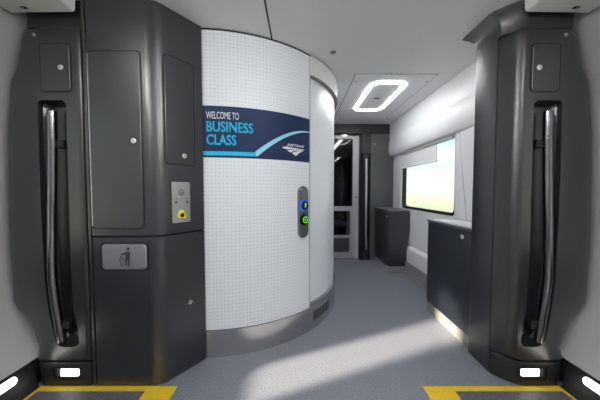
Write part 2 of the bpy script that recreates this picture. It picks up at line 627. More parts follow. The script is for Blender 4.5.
# window pillar covers at either end of the window
p2 = struct(finish('trim_2', loft([[(1.449, 2.318, z), (1.43, 2.312, z), (1.412, 2.20, z), (1.40, 2.0, z), (1.40, Y0R, z), (1.449, Y0R, z)] for z in (0.842, 1.612)]), M_['white'], smooth=False))
finish('panel_joint', tube([(1.4195, 2.245, 1.61), (1.4105, 2.18, 1.25), (1.406, 2.10, 0.845)], 0.0022, 6), M_['vent'], p2)
struct(finish('trim_3', loft([[(1.449, 3.548, z), (1.436, 3.555, z), (1.430, 3.60, z), (1.430, 3.66, z), (1.436, 3.70, z), (1.449, 3.70, z)] for z in (0.842, 1.612)]), M_['white'], smooth=False))

# ---- end wall with sliding door, header and panels
DX0, DX1, DZ = 0.10, 0.925, 1.945
struct(finish('wall_end', box(1.095, 1.449, YE - 0.06, YE, 0, 1.965, 0.004), M_['endgrey'], smooth=False))
struct(finish('wall_end_far', box(-1.0, DX0 - 0.005, YE - 0.03, YE + 0.03, 0, 1.965), M_['endgrey'], smooth=False))
hd = struct(finish('trim_4', box(-1.0, 1.449, YE - 0.075, YE + 0.03, 1.967, ZC, 0.004), M_['enddark'], smooth=False))
FE = Frame((0, YE - 0.075, 0), (1, 0, 0), (0, 0, 1), (0, -1, 0))
finish('cover_panel', plate(FE, rrect(0.40, 0.935, 1.985, 2.075, 0.004, 2), 0, 0.006, 0.002), M_['enddark'], hd, smooth=False)
FD = Frame((0, YE - 0.005, 0), (1, 0, 0), (0, 0, 1), (0, -1, 0))
d3 = finish('door_3', box(DX0, DX1, YE - 0.005, YE + 0.035, 0.012, DZ), M_['doorleaf'], smooth=False)
GL = [(0.205, 0.822, 0.850, 1.895), (0.205, 0.785, 0.390, 0.765)]
for a in GL:
    bool_cut(d3, plate(FD, rrect(*a, 0.018), -0.08, 0.08))
struct(d3)
for a in GL:
    finish('pane', plate(FD, rrect(*a, 0.018), -0.03, -0.022), M_['tint'], d3, smooth=False)
    finish('glazing_gasket', ring_plate(FD, rrect(a[0] - 0.006, a[1] + 0.006, a[2] - 0.006, a[3] + 0.006, 0.022), rrect(a[0] + 0.004, a[1] - 0.004, a[2] + 0.004, a[3] - 0.004, 0.016), 0.0005, 0.003), M_['rubber'], d3, smooth=False)
vg = finish('vent_panel', plate(FD, rrect(0.205, 0.785, 0.110, 0.340, 0.010), 0.0005, 0.004), M_['vent'], d3, smooth=False)
for k in range(12):
    z = 0.125 + 0.0182 * k
    finish('vent_slat', box(0.215, 0.775, YE - 0.018, YE - 0.0095, z, z + 0.008), M_['blackdeep'], vg, smooth=False)
finish('door_lock', disc_on(FD, 0.885, 0.985, [(0.012, 0.001), (0.012, 0.006), (0.008, 0.008)]), M_['blackdeep'], d3)
finish('jamb', box(DX1 + 0.002, 0.945, YE - 0.03, YE + 0.03, 0, 1.965, 0.003), M_['enddark'], hd, smooth=False)
# coach beyond the door
struct(finish('floor_beyond', box(-1.4, 1.42, YE + 0.001, 8.0, -0.05, 0), M_['floor'], smooth=False))
struct(finish('ceiling_beyond', box(-1.4, 1.42, YE + 0.062, 8.0, 2.12, 2.16), M_['coach'], smooth=False))
struct(finish('wall_beyond_left', box(-1.44, -1.40, YE + 0.062, 8.0, 0, 2.12), M_['coach'], smooth=False))
struct(finish('wall_beyond_right', box(1.42, 1.46, YE + 0.062, 8.0, 0, 2.12), M_['coachdark'], smooth=False))
struct(finish('wall_beyond_end', box(-1.44, 1.46, 8.0, 8.05, 0, 2.16), M_['coachdark'], smooth=False))
struct(finish('wall_beyond_partition', box(0.93, 1.42, 4.9, 4.95, 0, 1.78), M_['coachdark'], smooth=False))

# ---- curved restroom wall
CX, CY, R = -0.6646, 2.6228, 1.0237


def cp(th, z, r=R):
    a = radians(th)
    return Vector((CX + r * sin(a), CY - r * cos(a), z))


def shell(t0, t1, zs_, ro, ri, step=2.0):
    """curved panel; zs_ may be a list of heights; UV in metres on every face"""
    bm = bmesh.new()
    ts = frange(t0, t1, step)
    rings = []
    for z in zs_:
        rings.append([bm.verts.new(cp(t, z, ro)) for t in ts] + [bm.verts.new(cp(t, z, ri)) for t in reversed(ts)])
    n = len(rings[0])
    for a, b in zip(rings, rings[1:]):
        for i in range(n):
            j = (i + 1) % n
            bm.faces.new((a[i], a[j], b[j], b[i]))
    m = len(ts)
    for r_ in (rings[0], rings[-1]):
        for i in range(m - 1):
            bm.faces.new((r_[i], r_[i + 1], r_[n - 2 - i], r_[n - 1 - i]))
    lay = bm.loops.layers.uv.new('UVMap')
    for f in bm.faces:
        for lp in f.loops:
            co = lp.vert.co
            lp[lay].uv = (R * math.atan2(co.x - CX, -(co.y - CY)) + 5.0, co.z)
    return bm


TS = 46.1     # seam angle
wc = struct(finish('wall_curved', shell(-22, TS - 0.15, [0.183, ZC - 0.010], R, R - 0.03), M_['weave']))
finish('edge_trim', shell(TS - 0.15, TS + 0.15, [0.183, ZC], R + 0.003, R - 0.03, 0.3), M_['doorleaf'], wc)
struct(finish('trim_7', shell(-22, 150, [ZC - 0.0098, ZC], R + 0.001, R - 0.03), M_['blackdeep']))
struct(finish('baseboard_curved', shell(-22, TS, [0.0, 0.174, 0.18], R + 0.005, R - 0.03), M_['skirt']))
d4 = struct(finish('door_4', shell(TS + 0.35, 112, [0.215, 1.951], R - 0.014, R - 0.045), M_['rib']))
struct(finish('trim_5', shell(TS + 0.16, 150, [1.960, ZC - 0.010], R + 0.016, R - 0.03), M_['white']))
struct(finish('trim_6', shell(TS + 0.16, 150, [1.953, 1.959], R + 0.0175, R - 0.03), M_['plinth']))
sk = struct(finish('baseboard_curved_door', shell(TS + 0.16, 150, [0.0, 0.205, 0.211], R + 0.003, R - 0.03), M_['skirt']))
struct(finish('wall_curved_far', shell(112.3, 150, [0.213, 1.951], R, R - 0.03), M_['rib']))
v = finish('vent_grille', shell(48.2, 63.0, [0.060, 0.150], R + 0.0055, R + 0.0035), M_['vent'], sk)
for k in range(9):
    t0 = 48.9 + 1.57 * k
    finish('vent_slot', shell(t0, t0 + 0.95, [0.070, 0.140], R + 0.0068, R + 0.0050, 1), M_['blackdeep'], v)
# the wall continues straight to the end wall
a_ = cp(150, 0)
struct(finish('wall_behind_curve', box(a_.x - 0.06, a_.x - 0.01, a_.y, YE - 0.031, 0, ZC), M_['white'], smooth=False))

# ================================================================== small builders
def lock(fr, u, v, w, parent, r=0.0135):
    l = finish('lock', disc_on(fr, u, v, [(r, w - 0.002), (r, w + 0.003), (r * 0.86, w + 0.005), (r * 0.4, w + 0.0055)]), M_['lockm'], parent)
    finish('keyhole', plate(fr, [(u - 0.0016, v - 0.006), (u + 0.0016, v - 0.006), (u + 0.0016, v + 0.006), (u - 0.0016, v + 0.006)], w + 0.004, w + 0.0062), M_['blackdeep'], l, smooth=False)
    return l


def bolt(fr, u, v, w, parent, name='screw', r=0.010):
    return finish(name, disc_on(fr, u, v, [(r, w - 0.002), (r, w + 0.002), (r * 0.7, w + 0.004), (r * 0.25, w + 0.0035)]), M_['steel'], parent)


def hatch(fr, pts, w, parent, m, name='hatch'):
    h = finish(name, plate(fr, shrink(pts, 0.0035), w, w + 0.006, 0.0025), m, parent, smooth=False)
    finish('hatch_seal', ring_plate(fr, shrink(pts, -0.0035), shrink(pts, 0.0035), w, w + 0.0022), M_['blackdeep'], h, smooth=False)
    return h


# ================================================================== door pillars
def sil(z):
    """outer silhouette of the pillar cover"""
    P = [(0.0, 1.478), (0.14, 1.492), (0.30, 1.548), (0.36, 1.580), (0.41, 1.635), (0.46, 1.668), (0.9, 1.676), (1.42, 1.656), (1.70, 1.622), (1.78, 1.580), (1.97, 1.540), (2.11, 1.515)]
    for (a, xa), (b, xb) in zip(P, P[1:]):
        if z <= b:
            return min(xa + (xb - xa) * (z - a) / (b - a), wx(z) - 0.004)
    return P[-1][1]


def pillar(sx, name, label):
    inner_open = sx > 0
    t = thing(name, label, 'door pillar', (sx * 1.33, 1.48, 0), 'moulded door pillars')

    def sec(z, grow=0.0, fy=0.0, back=1.655, foot=False):
        xo = sil(z) - grow
        y0 = YF + fy
        pts = []
        if inner_open:
            # chamfered inner corner rounded into the face
            pts += [(1.140 + grow, 1.466), (1.143 + grow, 1.452), ((1.156 if foot else 1.152) + grow, 1.432)]
            for k in range(7):
                a = k / 6
                # quadratic blend between the chamfer and the face
                q0, q1, q2 = Vector((1.188, 1.398)), Vector((1.222, YF)), Vector((1.262, YF))
                if not foot:
                    q0, q1, q2 = Vector((1.163, 1.404)), Vector((1.174, YF)), Vector((1.215, YF))
                q = q0 * (1 - a) ** 2 + q1 * 2 * a * (1 - a) + q2 * a * a
                pts.append((q.x + grow * (1 - a), max(q.y, YF) + fy))
        else:
            pts += [(1.168 + grow, back), (1.168 + grow, y0 + 0.012), (1.171 + grow, y0 + 0.004), (1.179 + grow, y0), (1.20, y0), (1.23, y0), (1.262, y0)]
        pts += [(1.30, y0), (1.345, y0), (1.375, y0)]
        xs = min(1.455, xo - 0.05)
        for k in range(1, 8):
            a = k / 7
            q0, q1, q2 = Vector((xs, y0)), Vector((xo - 0.004, y0 + 0.004)), Vector((xo, y0 + 0.060))
            if not foot:
                q0, q1, q2 = Vector((1.385, y0)), Vector((xo - 0.012, y0 + 0.014)), Vector((xo, y0 + 0.085))
            q = q0 * (1 - a) ** 2 + q1 * 2 * a * (1 - a) + q2 * a * a
            pts.append((q.x, q.y))
        pts.append((xo, back))
        if inner_open:
            pts.append((1.30, back))
            pts.append((1.30, 1.466))
        return [Vector((sx * X, Y, z)) for X, Y in pts]

    # cover
    rings = [sec(0.146, 0.004, 0.004, foot=True), sec(0.150, foot=True)] + [sec(z) for z in (0.20, 0.26, 0.30, 0.33, 0.36, 0.385, 0.41, 0.435, 0.46, 0.6, 0.75, 0.9, 1.05, 1.2, 1.42, 1.55, 1.65, 1.70, 1.74, 1.78, 1.83, 1.9, 1.945)]
    rings += [sec(1.960, 0.003, 0.004), sec(1.968, 0.010, 0.014)]
    body = finish('cover', loft(rings), M_['black'], t)
    # hand rail pocket
    F = Frame((0, YF, 0), (sx, 0, 0), (0, 0, 1), (0, -1, 0))
    poc = []
    for (cx, cz, r, a0) in ((1.385, 1.552, 0.025, 0), (1.285, 1.552, 0.025, 90)):
        for k in range(7):
            a = radians(a0 + 90 * k / 6)
            poc.append((cx + r * cos(a), cz + r * sin(a)))
    for u, vv in ((1.262, 1.1), (1.266, 0.7), (1.258, 0.45), (1.238, 0.30), (1.236, 0.255), (1.250, 0.236), (1.275, 0.230), (1.32, 0.230), (1.345, 0.240), (1.362, 0.270), (1.385, 0.40), (1.405, 0.6), (1.412, 0.9), (1.412, 1.2)):
        poc.append((u, vv))
    big = shrink(poc, -0.006)
    small = shrink(poc, 0.022)
    cut = loft([[F.p(u, vv, 0.03) for u, vv in big], [F.p(u, vv, 0.0005) for u, vv in big], [F.p(u, vv, -0.012) for u, vv in poc], [F.p(u, vv, -0.030) for u, vv in poc], [F.p(u, vv, -0.060) for u, vv in small]])
    bool_cut(body, cut)
    # black back panel of the pocket
    finish('pocket_liner', plate(F, [(1.286, 0.30), (1.318, 0.30), (1.318, 1.53), (1.286, 1.53)], -0.0595, -0.057), M_['blackdeep'], body, smooth=False)
    # grab rail with end caps, collar and brackets
    ctrl = [(1.336, 1.522), (1.338, 1.40), (1.346, 1.20), (1.358, 0.95), (1.366, 0.75), (1.3675, 0.66), (1.367, 0.60), (1.364, 0.55), (1.358, 0.48), (1.350, 0.38), (1.343, 0.30), (1.339, 0.252)]
    path = [F.p(u, z, -0.004 - 0.008 * max(0, (0.5 - z) / 0.25)) for u, z in ctrl]
    rail = finish('grab_rail', tube([path[0] + Vector((0, 0, 0.003))] + path + [path[-1] - Vector((sx * 0.001, 0, 0.003))], [0.018] + [0.0215] * len(path) + [0.018], 20), M_['chrome'], t)
    for z in (1.396, 1.378):
        u = 1.3385
        finish('collar', tube([F.p(u, z + 0.004, -0.004), F.p(u, z - 0.004, -0.004)], 0.0225, 20), M_['chrome'], rail)
    for u, z in ((1.345, 1.352), (1.350, 0.345)):
        finish('bracket', box(*sorted((sx * (u - 0.058), sx * (u - 0.005))), YF + 0.008, YF + 0.056, z - 0.022, z + 0.022, 0.004), M_['blackdeep'], rail, smooth=False)
    # hatch with lock, cover screw
    hp = [(u, z) for u, z in rrect(1.221, 1.383, 1.624, 1.876, 0.022)]
    if inner_open:
        hp = [(u, z) for u, z in rrect(1.232, 1.385, 1.624, 1.876, 0.022)]
    h = hatch(F, hp, 0.0, t, M_['black'])
    lock(F, 1.270, 1.750, 0.006, h)
    bolt(F, 1.412, 1.924, -0.0015, t)
    # base with recessed step light
    br = [sec(z, 0.0, 0.0, foot=True) for z in (0.004, 0.125)] + [sec(0.134, 0.002, 0.002, foot=True), sec(0.139, 0.008, 0.010, foot=True)]
    base = finish('base', loft(br), M_['base'], t)
    bool_cut(base, plate(F, rrect(1.222, 1.385, 0.034, 0.112, 0.016), -0.022, 0.02))
    sl = finish('step_light', ring_plate(F, rrect(1.224, 1.383, 0.036, 0.110, 0.015), rrect(1.240, 1.366, 0.050, 0.097, 0.006), -0.021, -0.006), M_['rubber'], base, smooth=False)
    finish('lens', plate(F, rrect(1.252, 1.351, 0.050, 0.091, 0.003, 3), -0.021, -0.010), M_['step'], sl, smooth=False)
    # upper fascia, set back under the header, flaring at the ceiling
    def fas(z, fl):
        if inner_open:
            p = [(1.140 - fl, 1.470), (1.142 - fl, 1.452), (1.20 - fl * 1.3, 1.400), (1.235 - fl, 1.384 - fl * 0.4), (1.47, 1.384 - fl * 0.4), (1.47, 1.60), (1.30, 1.60), (1.30, 1.470)]
        else:
            p = [(1.168, 1.60), (1.168, 1.384 - fl * 0.2), (1.235, 1.384 - fl * 0.2), (1.47, 1.384 - fl * 0.2), (1.47, 1.60)]
        return [Vector((sx * X, Y, z)) for X, Y in p]
    finish('fascia', loft([fas(1.974, 0.0), fas(2.02, 0.002), fas(2.05, 0.010), fas(2.08, 0.028), fas(2.10, 0.044), fas(2.1085, 0.048)]), M_['black'], t, angle=25)
    if inner_open:
        # flat side panel behind the cover, flaring at ceiling and back edge
        def sp(z, fl):
            p = [(1.139 - fl, 1.470), (1.137 - fl, 1.48), (1.137 - fl, 1.640 + fl), (1.142 - fl, 1.655 + fl * 1.4), (1.285, 1.655), (1.285, 1.470)]
            return [Vector((sx * X, Y, z)) for X, Y in p]
        finish('side_panel', loft([sp(0.004, 0), sp(2.02, 0.0), sp(2.045, 0.006), sp(2.075, 0.024), sp(2.10, 0.044), sp(2.1085, 0.050)]), M_['black'], t, angle=25)
    return t


pillar(-1, 'door_pillar', 'tall charcoal door pillar with chrome grab rail, left of the litter cabinet')
pillar(1, 'door_pillar', 'tall charcoal door pillar with chrome grab rail, in front of the window cabinet')

# ================================================================== litter cabinet
A = Vector((-0.772, YF, 0))
B = Vector((-0.610, 1.590, 0))
cd = (B - A).normalized()
FC = Frame(A, cd, (0, 0, 1), (cd.y, -cd.x, 0))
FF = Frame((0, YF, 0), (1, 0, 0), (0, 0, 1), (0, -1, 0))
lc = thing('litter_cabinet', 'slate grey corner cabinet with steel litter flap and large locked door', 'cabinet', (-0.9, 1.48, 0))


def cab_sec(z, g=0.0, left=-1.139):
    pts = [(left + g, YF + 0.004 + g), (left + g + 0.004, YF + g)]
    q0, q1, q2 = Vector((-0.835, YF)), Vector((-0.772, YF)), Vector((-0.739, 1.4135))
    for k in range(9):
        a = k / 8
        q = q0 * (1 - a) ** 2 + q1 * 2 * a * (1 - a) + q2 * a * a
        pts.append((q.x - g * a * 0.85, q.y + g))
    pts += [(-0.612 - g, 1.586), (-0.614 - g, 1.595), (-1.139 + g, 1.595)]
    return [Vector((X, Y, z)) for X, Y in pts]


finish('lower_body', loft([cab_sec(0.004), cab_sec(0.838), cab_sec(0.843, 0.005)]), M_['cab'], lc)
finish('upper_body', loft([cab_sec(0.846, 0.005), cab_sec(0.851), cab_sec(ZC - 0.002)]), M_['cab'], lc)
finish('filler_strip', box(-1.162, -1.145, YF + 0.003, 1.56, 0.004, ZC - 0.002, 0.002), M_['black'], lc, smooth=False)
dr = hatch(FF, rrect(-1.130, -0.850, 0.888, 1.838, 0.022), 0.0, lc, M_['cabdoor'], 'door')
finish('hinge_edge', box(-1.130, -1.1255, YF - 0.0085, YF - 0.0005, 0.905, 1.825), M_['steel'], dr, smooth=False)
lock(FF, -0.893, 1.364, 0.006, dr)
uh = hatch(FC, rrect(0.042, 0.218, 1.246, 1.846, 0.020), 0.0, lc, M_['cab'])
lock(FC, 0.150, 1.300, 0.006, uh)
bolt(FC, 0.176, 0.415, 0.0, lc, 'bolt', 0.013)
# litter flap
fp = rrect(-1.087, -0.833, 0.660, 0.810, 0.020)
fl_ = finish('litter_flap', plate(FF, shrink(fp, 0.005), 0.0, 0.012, 0.005), M_['flap'], lc, smooth=False)
finish('flap_rim', ring_plate(FF, shrink(fp, -0.004), shrink(fp, 0.005), 0.0, 0.005), M_['blackdeep'], fl_, smooth=False)
bx_, bz_ = -0.955, 0.735


def flat(pts, w0=0.0118, w1=0.0126, fr=FF):
    return plate(fr, pts, w0, w1)


man = [(0.004, -0.052), (0.012, -0.052), (0.014, -0.016), (0.017, -0.016), (0.018, -0.052), (0.027, -0.052), (0.028, 0.000), (0.031, 0.022), (0.027, 0.031), (0.012, 0.031), (-0.020, 0.014), (-0.018, 0.008), (0.004, 0.015)]
finish('pictogram_person', flat([(bx_ + a, bz_ + b) for a, b in man]), M_['darkprint'], fl_, smooth=False)
finish('pictogram_head', flat([(a, b) for a, b in circ(bx_ + 0.020, bz_ + 0.044, 0.0085, 16)]), M_['darkprint'], fl_, smooth=False)
bas_o = [(-0.030, -0.008), (-0.022, -0.052), (-0.006, -0.052), (0.000, -0.008)]
finish('pictogram_basket', ring_plate(FF, [(bx_ + a, bz_ + b) for a, b in bas_o], [(bx_ + a, bz_ + b) for a, b in [(-0.025, -0.012), (-0.019, -0.048), (-0.009, -0.048), (-0.005, -0.012)]], 0.0118, 0.0126), M_['darkprint'], fl_, smooth=False)
finish('pictogram_litter', flat([(bx_ + a, bz_ + b) for a, b in [(-0.024, -0.002), (-0.017, -0.005), (-0.013, 0.003), (-0.020, 0.006)]]), M_['darkprint'], fl_, smooth=False)

# intercom on the slanted cabinet side
FI = Frame(FC.p(0.024, 0.004), FC.U, FC.V, FC.W)
ic = thing('intercom', 'small steel call panel with speaker holes and yellow button on cabinet corner', 'intercom', FI.p(0.105, 0.89, 0.001))
finish('faceplate', plate(FI, rrect(0.049, 0.160, 0.905, 1.143, 0.003, 2), 0.0005, 0.005, 0.0015), M_['steel'], ic, smooth=False)
sg = finish('speaker_grille', disc_on(FI, 0.104, 1.082, [(0.021, 0.004), (0.021, 0.0058), (0.019, 0.0062)], 28), M_['flap'], ic)
for rr, n in ((0.0, 1), (0.007, 6), (0.0138, 11)):
    for k in range(n):
        finish('speaker_hole', disc_on(FI, 0.104 + rr * cos(2 * pi * k / n), 1.082 + rr * sin(2 * pi * k / n), [(0.0019, 0.0058), (0.0019, 0.0066)], 8), M_['darkprint'], sg)
for u in (0.072, 0.139):
    finish('indicator', plate(FI, rrect(u - 0.004, u + 0.004, 1.016, 1.034, 0.002, 2), 0.0045, 0.0058), M_['darkprint'], ic, smooth=False)
    finish('indicator_mark', disc_on(FI, u, 1.045, [(0.0035, 0.0045), (0.0035, 0.0058)], 10), M_['darkprint'], ic)
tri = []
for k in range(3):
    a = radians(90 + 120 * k)
    for j in range(7):
        b = a + radians(-60 + 20 * j)
        tri.append((0.104 + 0.018 * cos(a) + 0.013 * cos(b), 0.950 + 0.018 * sin(a) + 0.013 * sin(b)))
yb = finish('button_surround', plate(FI, tri, 0.004, 0.012, 0.004), M_['yellowbtn'], ic, smooth=False)
finish('button', disc_on(FI, 0.104, 0.950, [(0.0125, 0.010), (0.0125, 0.014), (0.009, 0.016), (0.002, 0.0165)]), M_['glossblack'], ic)
for u, z in ((0.054, 0.911), (0.155, 0.911), (0.054, 1.137), (0.155, 1.137)):
    finish('screw', disc_on(FI, u, z, [(0.0028, 0.004), (0.0028, 0.006)], 10), M_['flap'], ic)

# ================================================================== welcome sign on the curved wall
sgn = thing('welcome_sign', 'navy banner sign welcoming to business class across the white curved wall', 'sign', cp(24, 1.308, R + 0.003))
finish('banner', shell(1.2, 45.85, [1.308, 1.633], R + 0.0025, R + 0.0008), M_['navy'], sgn)


def bend(me, r0):
    for vtx in me.vertices:
        th, z, w = vtx.co.x, vtx.co.y, vtx.co.z
        vtx.co = cp(th, z, r0 + w)


def lettering(txt, name, t0, t1, z0, z1, m, bold=0.0, shear=0.0, spacing=1.0):
    cu = bpy.data.curves.new('txt', 'FONT')
    cu.body = txt
    cu.size = 1.0
    cu.offset = bold
    cu.shear = shear
    cu.space_character = spacing
    cu.resolution_u = 4
    to = bpy.data.objects.new('txt', cu)
    COL.objects.link(to)
    dg = bpy.context.evaluated_depsgraph_get()
    me = bpy.data.meshes.new_from_object(to.evaluated_get(dg))
    bpy.data.objects.remove(to)
    bm = bmesh.new()
    bm.from_mesh(me)
    bpy.data.meshes.remove(me)
    xs = [v.co.x for v in bm.verts]
    ys = [v.co.y for v in bm.verts]
    xa, xb, ya, yb = min(xs), max(xs), min(ys), max(ys)
    for v in bm.verts:
        v.co = Vector((t0 + (v.co.x - xa) / (xb - xa) * (t1 - t0), z0 + (v.co.y - ya) / (yb - ya) * (z1 - z0), 0))
    g = bmesh.ops.extrude_face_region(bm, geom=bm.faces[:])
    for v in [q for q in g['geom'] if isinstance(q, bmesh.types.BMVert)]:
        v.co.z = 0.0008
    for v in bm.verts:
        v.co = cp(v.co.x, v.co.y, R + 0.0024 + v.co.z)
    return finish(name, bm, m, sgn, smooth=False)


lettering('WELCOME TO', 'welcome_text', 4.0, 15.3, 1.552, 1.596, M_['whitevinyl'], 0.0)
lettering('BUSINESS', 'business_text', 4.0, 20.4, 1.469, 1.537, M_['cyan'], 0.024)
lettering('CLASS', 'class_text', 4.0, 14.3, 1.386, 1.454, M_['cyan'], 0.024)


def strip(lo, hi, name, m, w=0.0032):
    bm = bmesh.new()
    a = [bm.verts.new(cp(t, z, R + w)) for t, z in lo]
    b = [bm.verts.new(cp(t, z, R + w)) for t, z in hi]
    c = [bm.verts.new(cp(t, z, R + 0.0022)) for t, z in lo]
    d = [bm.verts.new(cp(t, z, R + 0.0022)) for t, z in hi]
    for P, Q in ((a, b), (b, d), (d, c), (c, a)):
        for i in range(len(a) - 1):
            bm.faces.new((P[i], P[i + 1], Q[i + 1], Q[i]))
    bm.faces.new((a[0], b[0], d[0], c[0]))
    bm.faces.new((a[-1], b[-1], d[-1], c[-1]))
    return finish(name, bm, m, sgn, smooth=False)


# level stripe, then the arc that rises to the right and thins out
n = 10
strip([(1.25 + (21.7 - 1.25) * i / n, 1.3205 + 0.002 * i / n) for i in range(n + 1)], [(1.25 + (21.0 - 1.25) * i / n, 1.3465 + 0.001 * i / n) for i in range(n + 1)], 'level_stripe', M_['cyan'])
up, dn = [], []
for i in range(25):
    f = i / 24
    th = 21.35 + (45.8 - 21.35) * f
    zc = 1.336 + 0.198 * (1 - (1 - f) ** 1.9)
    wd = 0.013 * (1 - f) ** 0.8 + 0.003
    sl = 0.9 * (1 - f)
    up.append((th - sl * 0.4, zc + wd))
    dn.append((th + sl * 0.4, zc - wd))
strip(dn, up, 'rising_stripe', M_['paleblue'])
# operator's emblem: three pale rail shapes running to a point
lgx = lambda px, py: (31.75 + (px - 275) / 212 * 10.9, 1.3985 + 0.004 * (px - 275) / 212 - (py - 82) / 76 * 0.055)
for nm, lo_, hi_ in (
        ('emblem_rail', [(275, 84), (302, 99), (345, 95), (400, 95), (487, 92)], [(275, 81), (318, 73), (350, 78), (400, 82), (487, 89)]),
        ('emblem_rail', [(318, 110), (350, 128), (375, 113), (415, 104), (478, 95)], [(318, 108), (345, 101), (375, 99), (415, 97), (478, 94)]),
        ('emblem_rail', [(362, 134), (402, 159), (430, 133), (455, 112), (486, 94)], [(362, 132), (385, 120), (415, 108), (450, 99), (486, 93)])):
    strip([lgx(*p) for p in lo_], [lgx(*p) for p in hi_], nm, M_['whitevinyl'])
lettering('AMTRAK', 'emblem_text', 33.9, 42.6, 1.4105, 1.428, M_['whitevinyl'], 0.025, 0.25, 1.25)

# ================================================================== restroom door button panel
tb = 41.95
bo = cp(tb, 0, R + 0.001)
W = Vector((sin(radians(tb)), -cos(radians(tb)), 0))
U = Vector((cos(radians(tb)), sin(radians(tb)), 0))
FB = Frame(bo, U, (0, 0, 1), W)
bp = thing('door_button_panel', 'upright grey capsule panel with lit open and close buttons on curved wall', 'button panel', bo + Vector((0, 0, 0.74)))
finish('backplate', plate(FB, rrect(-0.050, 0.050, 0.742, 1.130, 0.0495, 10), -0.004, 0.012, 0.003), M_['buttonplate'], bp, smooth=False)
for z, rim, sym in ((0.986, 'blueled', 'go'), (0.880, 'glossblack', 'ring')):
    b = finish('button', disc_on(FB, 0.003, z, [(0.036, 0.010), (0.036, 0.022), (0.030, 0.027), (0.004, 0.027)], 32), M_['glossblack'], bp)
    finish('button_rim', ring_plate(FB, circ(0.0, z, 0.042, 32), circ(0.003, z, 0.0345, 32), 0.011, 0.0195), M_[rim], b, smooth=False)
    if sym == 'go':
        finish('button_symbol', plate(FB, [(-0.004, z - 0.014), (0.006, z - 0.016), (0.010, z + 0.004), (0.016, z + 0.006), (0.006, z + 0.020), (-0.006, z + 0.008), (0.000, z + 0.004)], 0.0265, 0.0285), M_['greenled'], b, smooth=False)
    else:
        finish('button_symbol', ring_plate(FB, circ(0.003, z, 0.025, 28), circ(0.003, z, 0.0175, 28), 0.0255, 0.0285), M_['greenled'], b, smooth=False)
        finish('button_symbol_mark', plate(FB, [(-0.004, z - 0.006), (0.010, z - 0.006), (0.010, z + 0.006), (-0.004, z + 0.006)], 0.0265, 0.028), M_['greenled'], b, smooth=False)
finish('indicator', disc_on(FB, -0.024, 1.104, [(0.006, 0.011), (0.006, 0.0135)], 12), M_['lockm'], bp)

# ================================================================== cabinets under the window
def wall_line(z):
    return rx(z) - 0.003


# near cabinet, along the wall behind the right pillar
sc1 = thing('storage_cabinet', 'slate grey cabinet with lid top coloured pale for window glare, half hidden behind right pillar', 'cabinet', (1.30, 1.95, 0))
finish('body', box(1.160, 1.396, 1.662, 2.256, 0.090, 0.815, 0.003), M_['cab'], sc1, smooth=False)
finish('plinth', box(1.163, 1.380, 1.664, 2.25, 0.0, 0.088, 0.002), M_['plinth'], sc1, smooth=False)
tp = finish('countertop', box(1.152, 1.398, 1.662, 2.266, 0.817, 0.836, 0.004), M_['counter'], sc1, smooth=False)
FT = Frame((0, 0, 0.836), (1, 0, 0), (0, 1, 0), (0, 0, 1))
finish('lid', plate(FT, rrect(1.186, 1.392, 1.70, 2.225, 0.012), 0.0, 0.005, 0.002), M_['lidglare'], tp, smooth=False)
FS = Frame((1.160, 0, 0), (0, 1, 0), (0, 0, 1), (-1, 0, 0))
lock(FS, 1.775, 0.766, 0.0, sc1, 0.0165)

# far cabinet, against the end wall
sc2 = thing('storage_cabinet', 'slate grey cabinet standing in far corner against the end wall', 'cabinet', (1.30, 3.55, 0))


def far_sec(z, inset=0.0):
    xr = 1.408 + (1.446 - 1.408) * min(1, max(0, (z - 0.365) / 0.2)) if z > 0.365 else 1.408
    return [Vector((1.165 + inset, 3.272 + inset, z)), Vector((xr, 3.272 + inset, z)), Vector((xr, 3.886, z)), Vector((1.165 + inset, 3.886, z))]


finish('body', loft([far_sec(z) for z in (0.090, 0.33, 0.365, 0.45, 0.565, 0.812)]), M_['cab'], sc2, smooth=False)
finish('plinth', loft([far_sec(z, 0.004) for z in (0.0, 0.088)]), M_['plinth'], sc2, smooth=False)
finish('countertop', loft([[Vector((1.157, 3.264, z)), Vector((1.4275, 3.264, z)), Vector((1.4275, 3.886, z)), Vector((1.157, 3.886, z))] for z in (0.814, 0.834)]), M_['counter'], sc2, smooth=False)
FX = Frame((0, 3.272, 0), (1, 0, 0), (0, 0, 1), (0, -1, 0))
finish('door', plate(Frame((1.165, 0, 0), (0, 1, 0), (0, 0, 1), (-1, 0, 0)), rrect(3.30, 3.86, 0.11, 0.80, 0.006, 3), 0.0, 0.004, 0.0015), M_['cabdoor'], sc2, smooth=False)
lock(Frame((1.161, 0, 0), (0, 1, 0), (0, 0, 1), (-1, 0, 0)), 3.345, 0.745, 0.0, sc2, 0.014)

# ================================================================== window blind
bl = thing('window_blind', 'pale roller blind pulled partway down over the bright window', 'blind', (1.43, 3.1, 1.39))
finish('fabric', box(1.4215, 1.4275, 2.625, 3.53, 1.418, 1.607), M_['blind'], bl, smooth=False)
finish('bottom_bar', box(1.416, 1.433, 2.62, 3.535, 1.396, 1.418, 0.004), M_['white'], bl, smooth=False)
finish('head_rail', box(1.410, 1.438, 2.34, 3.54, 1.578, 1.606, 0.004), M_['doorleaf'], bl, smooth=False)

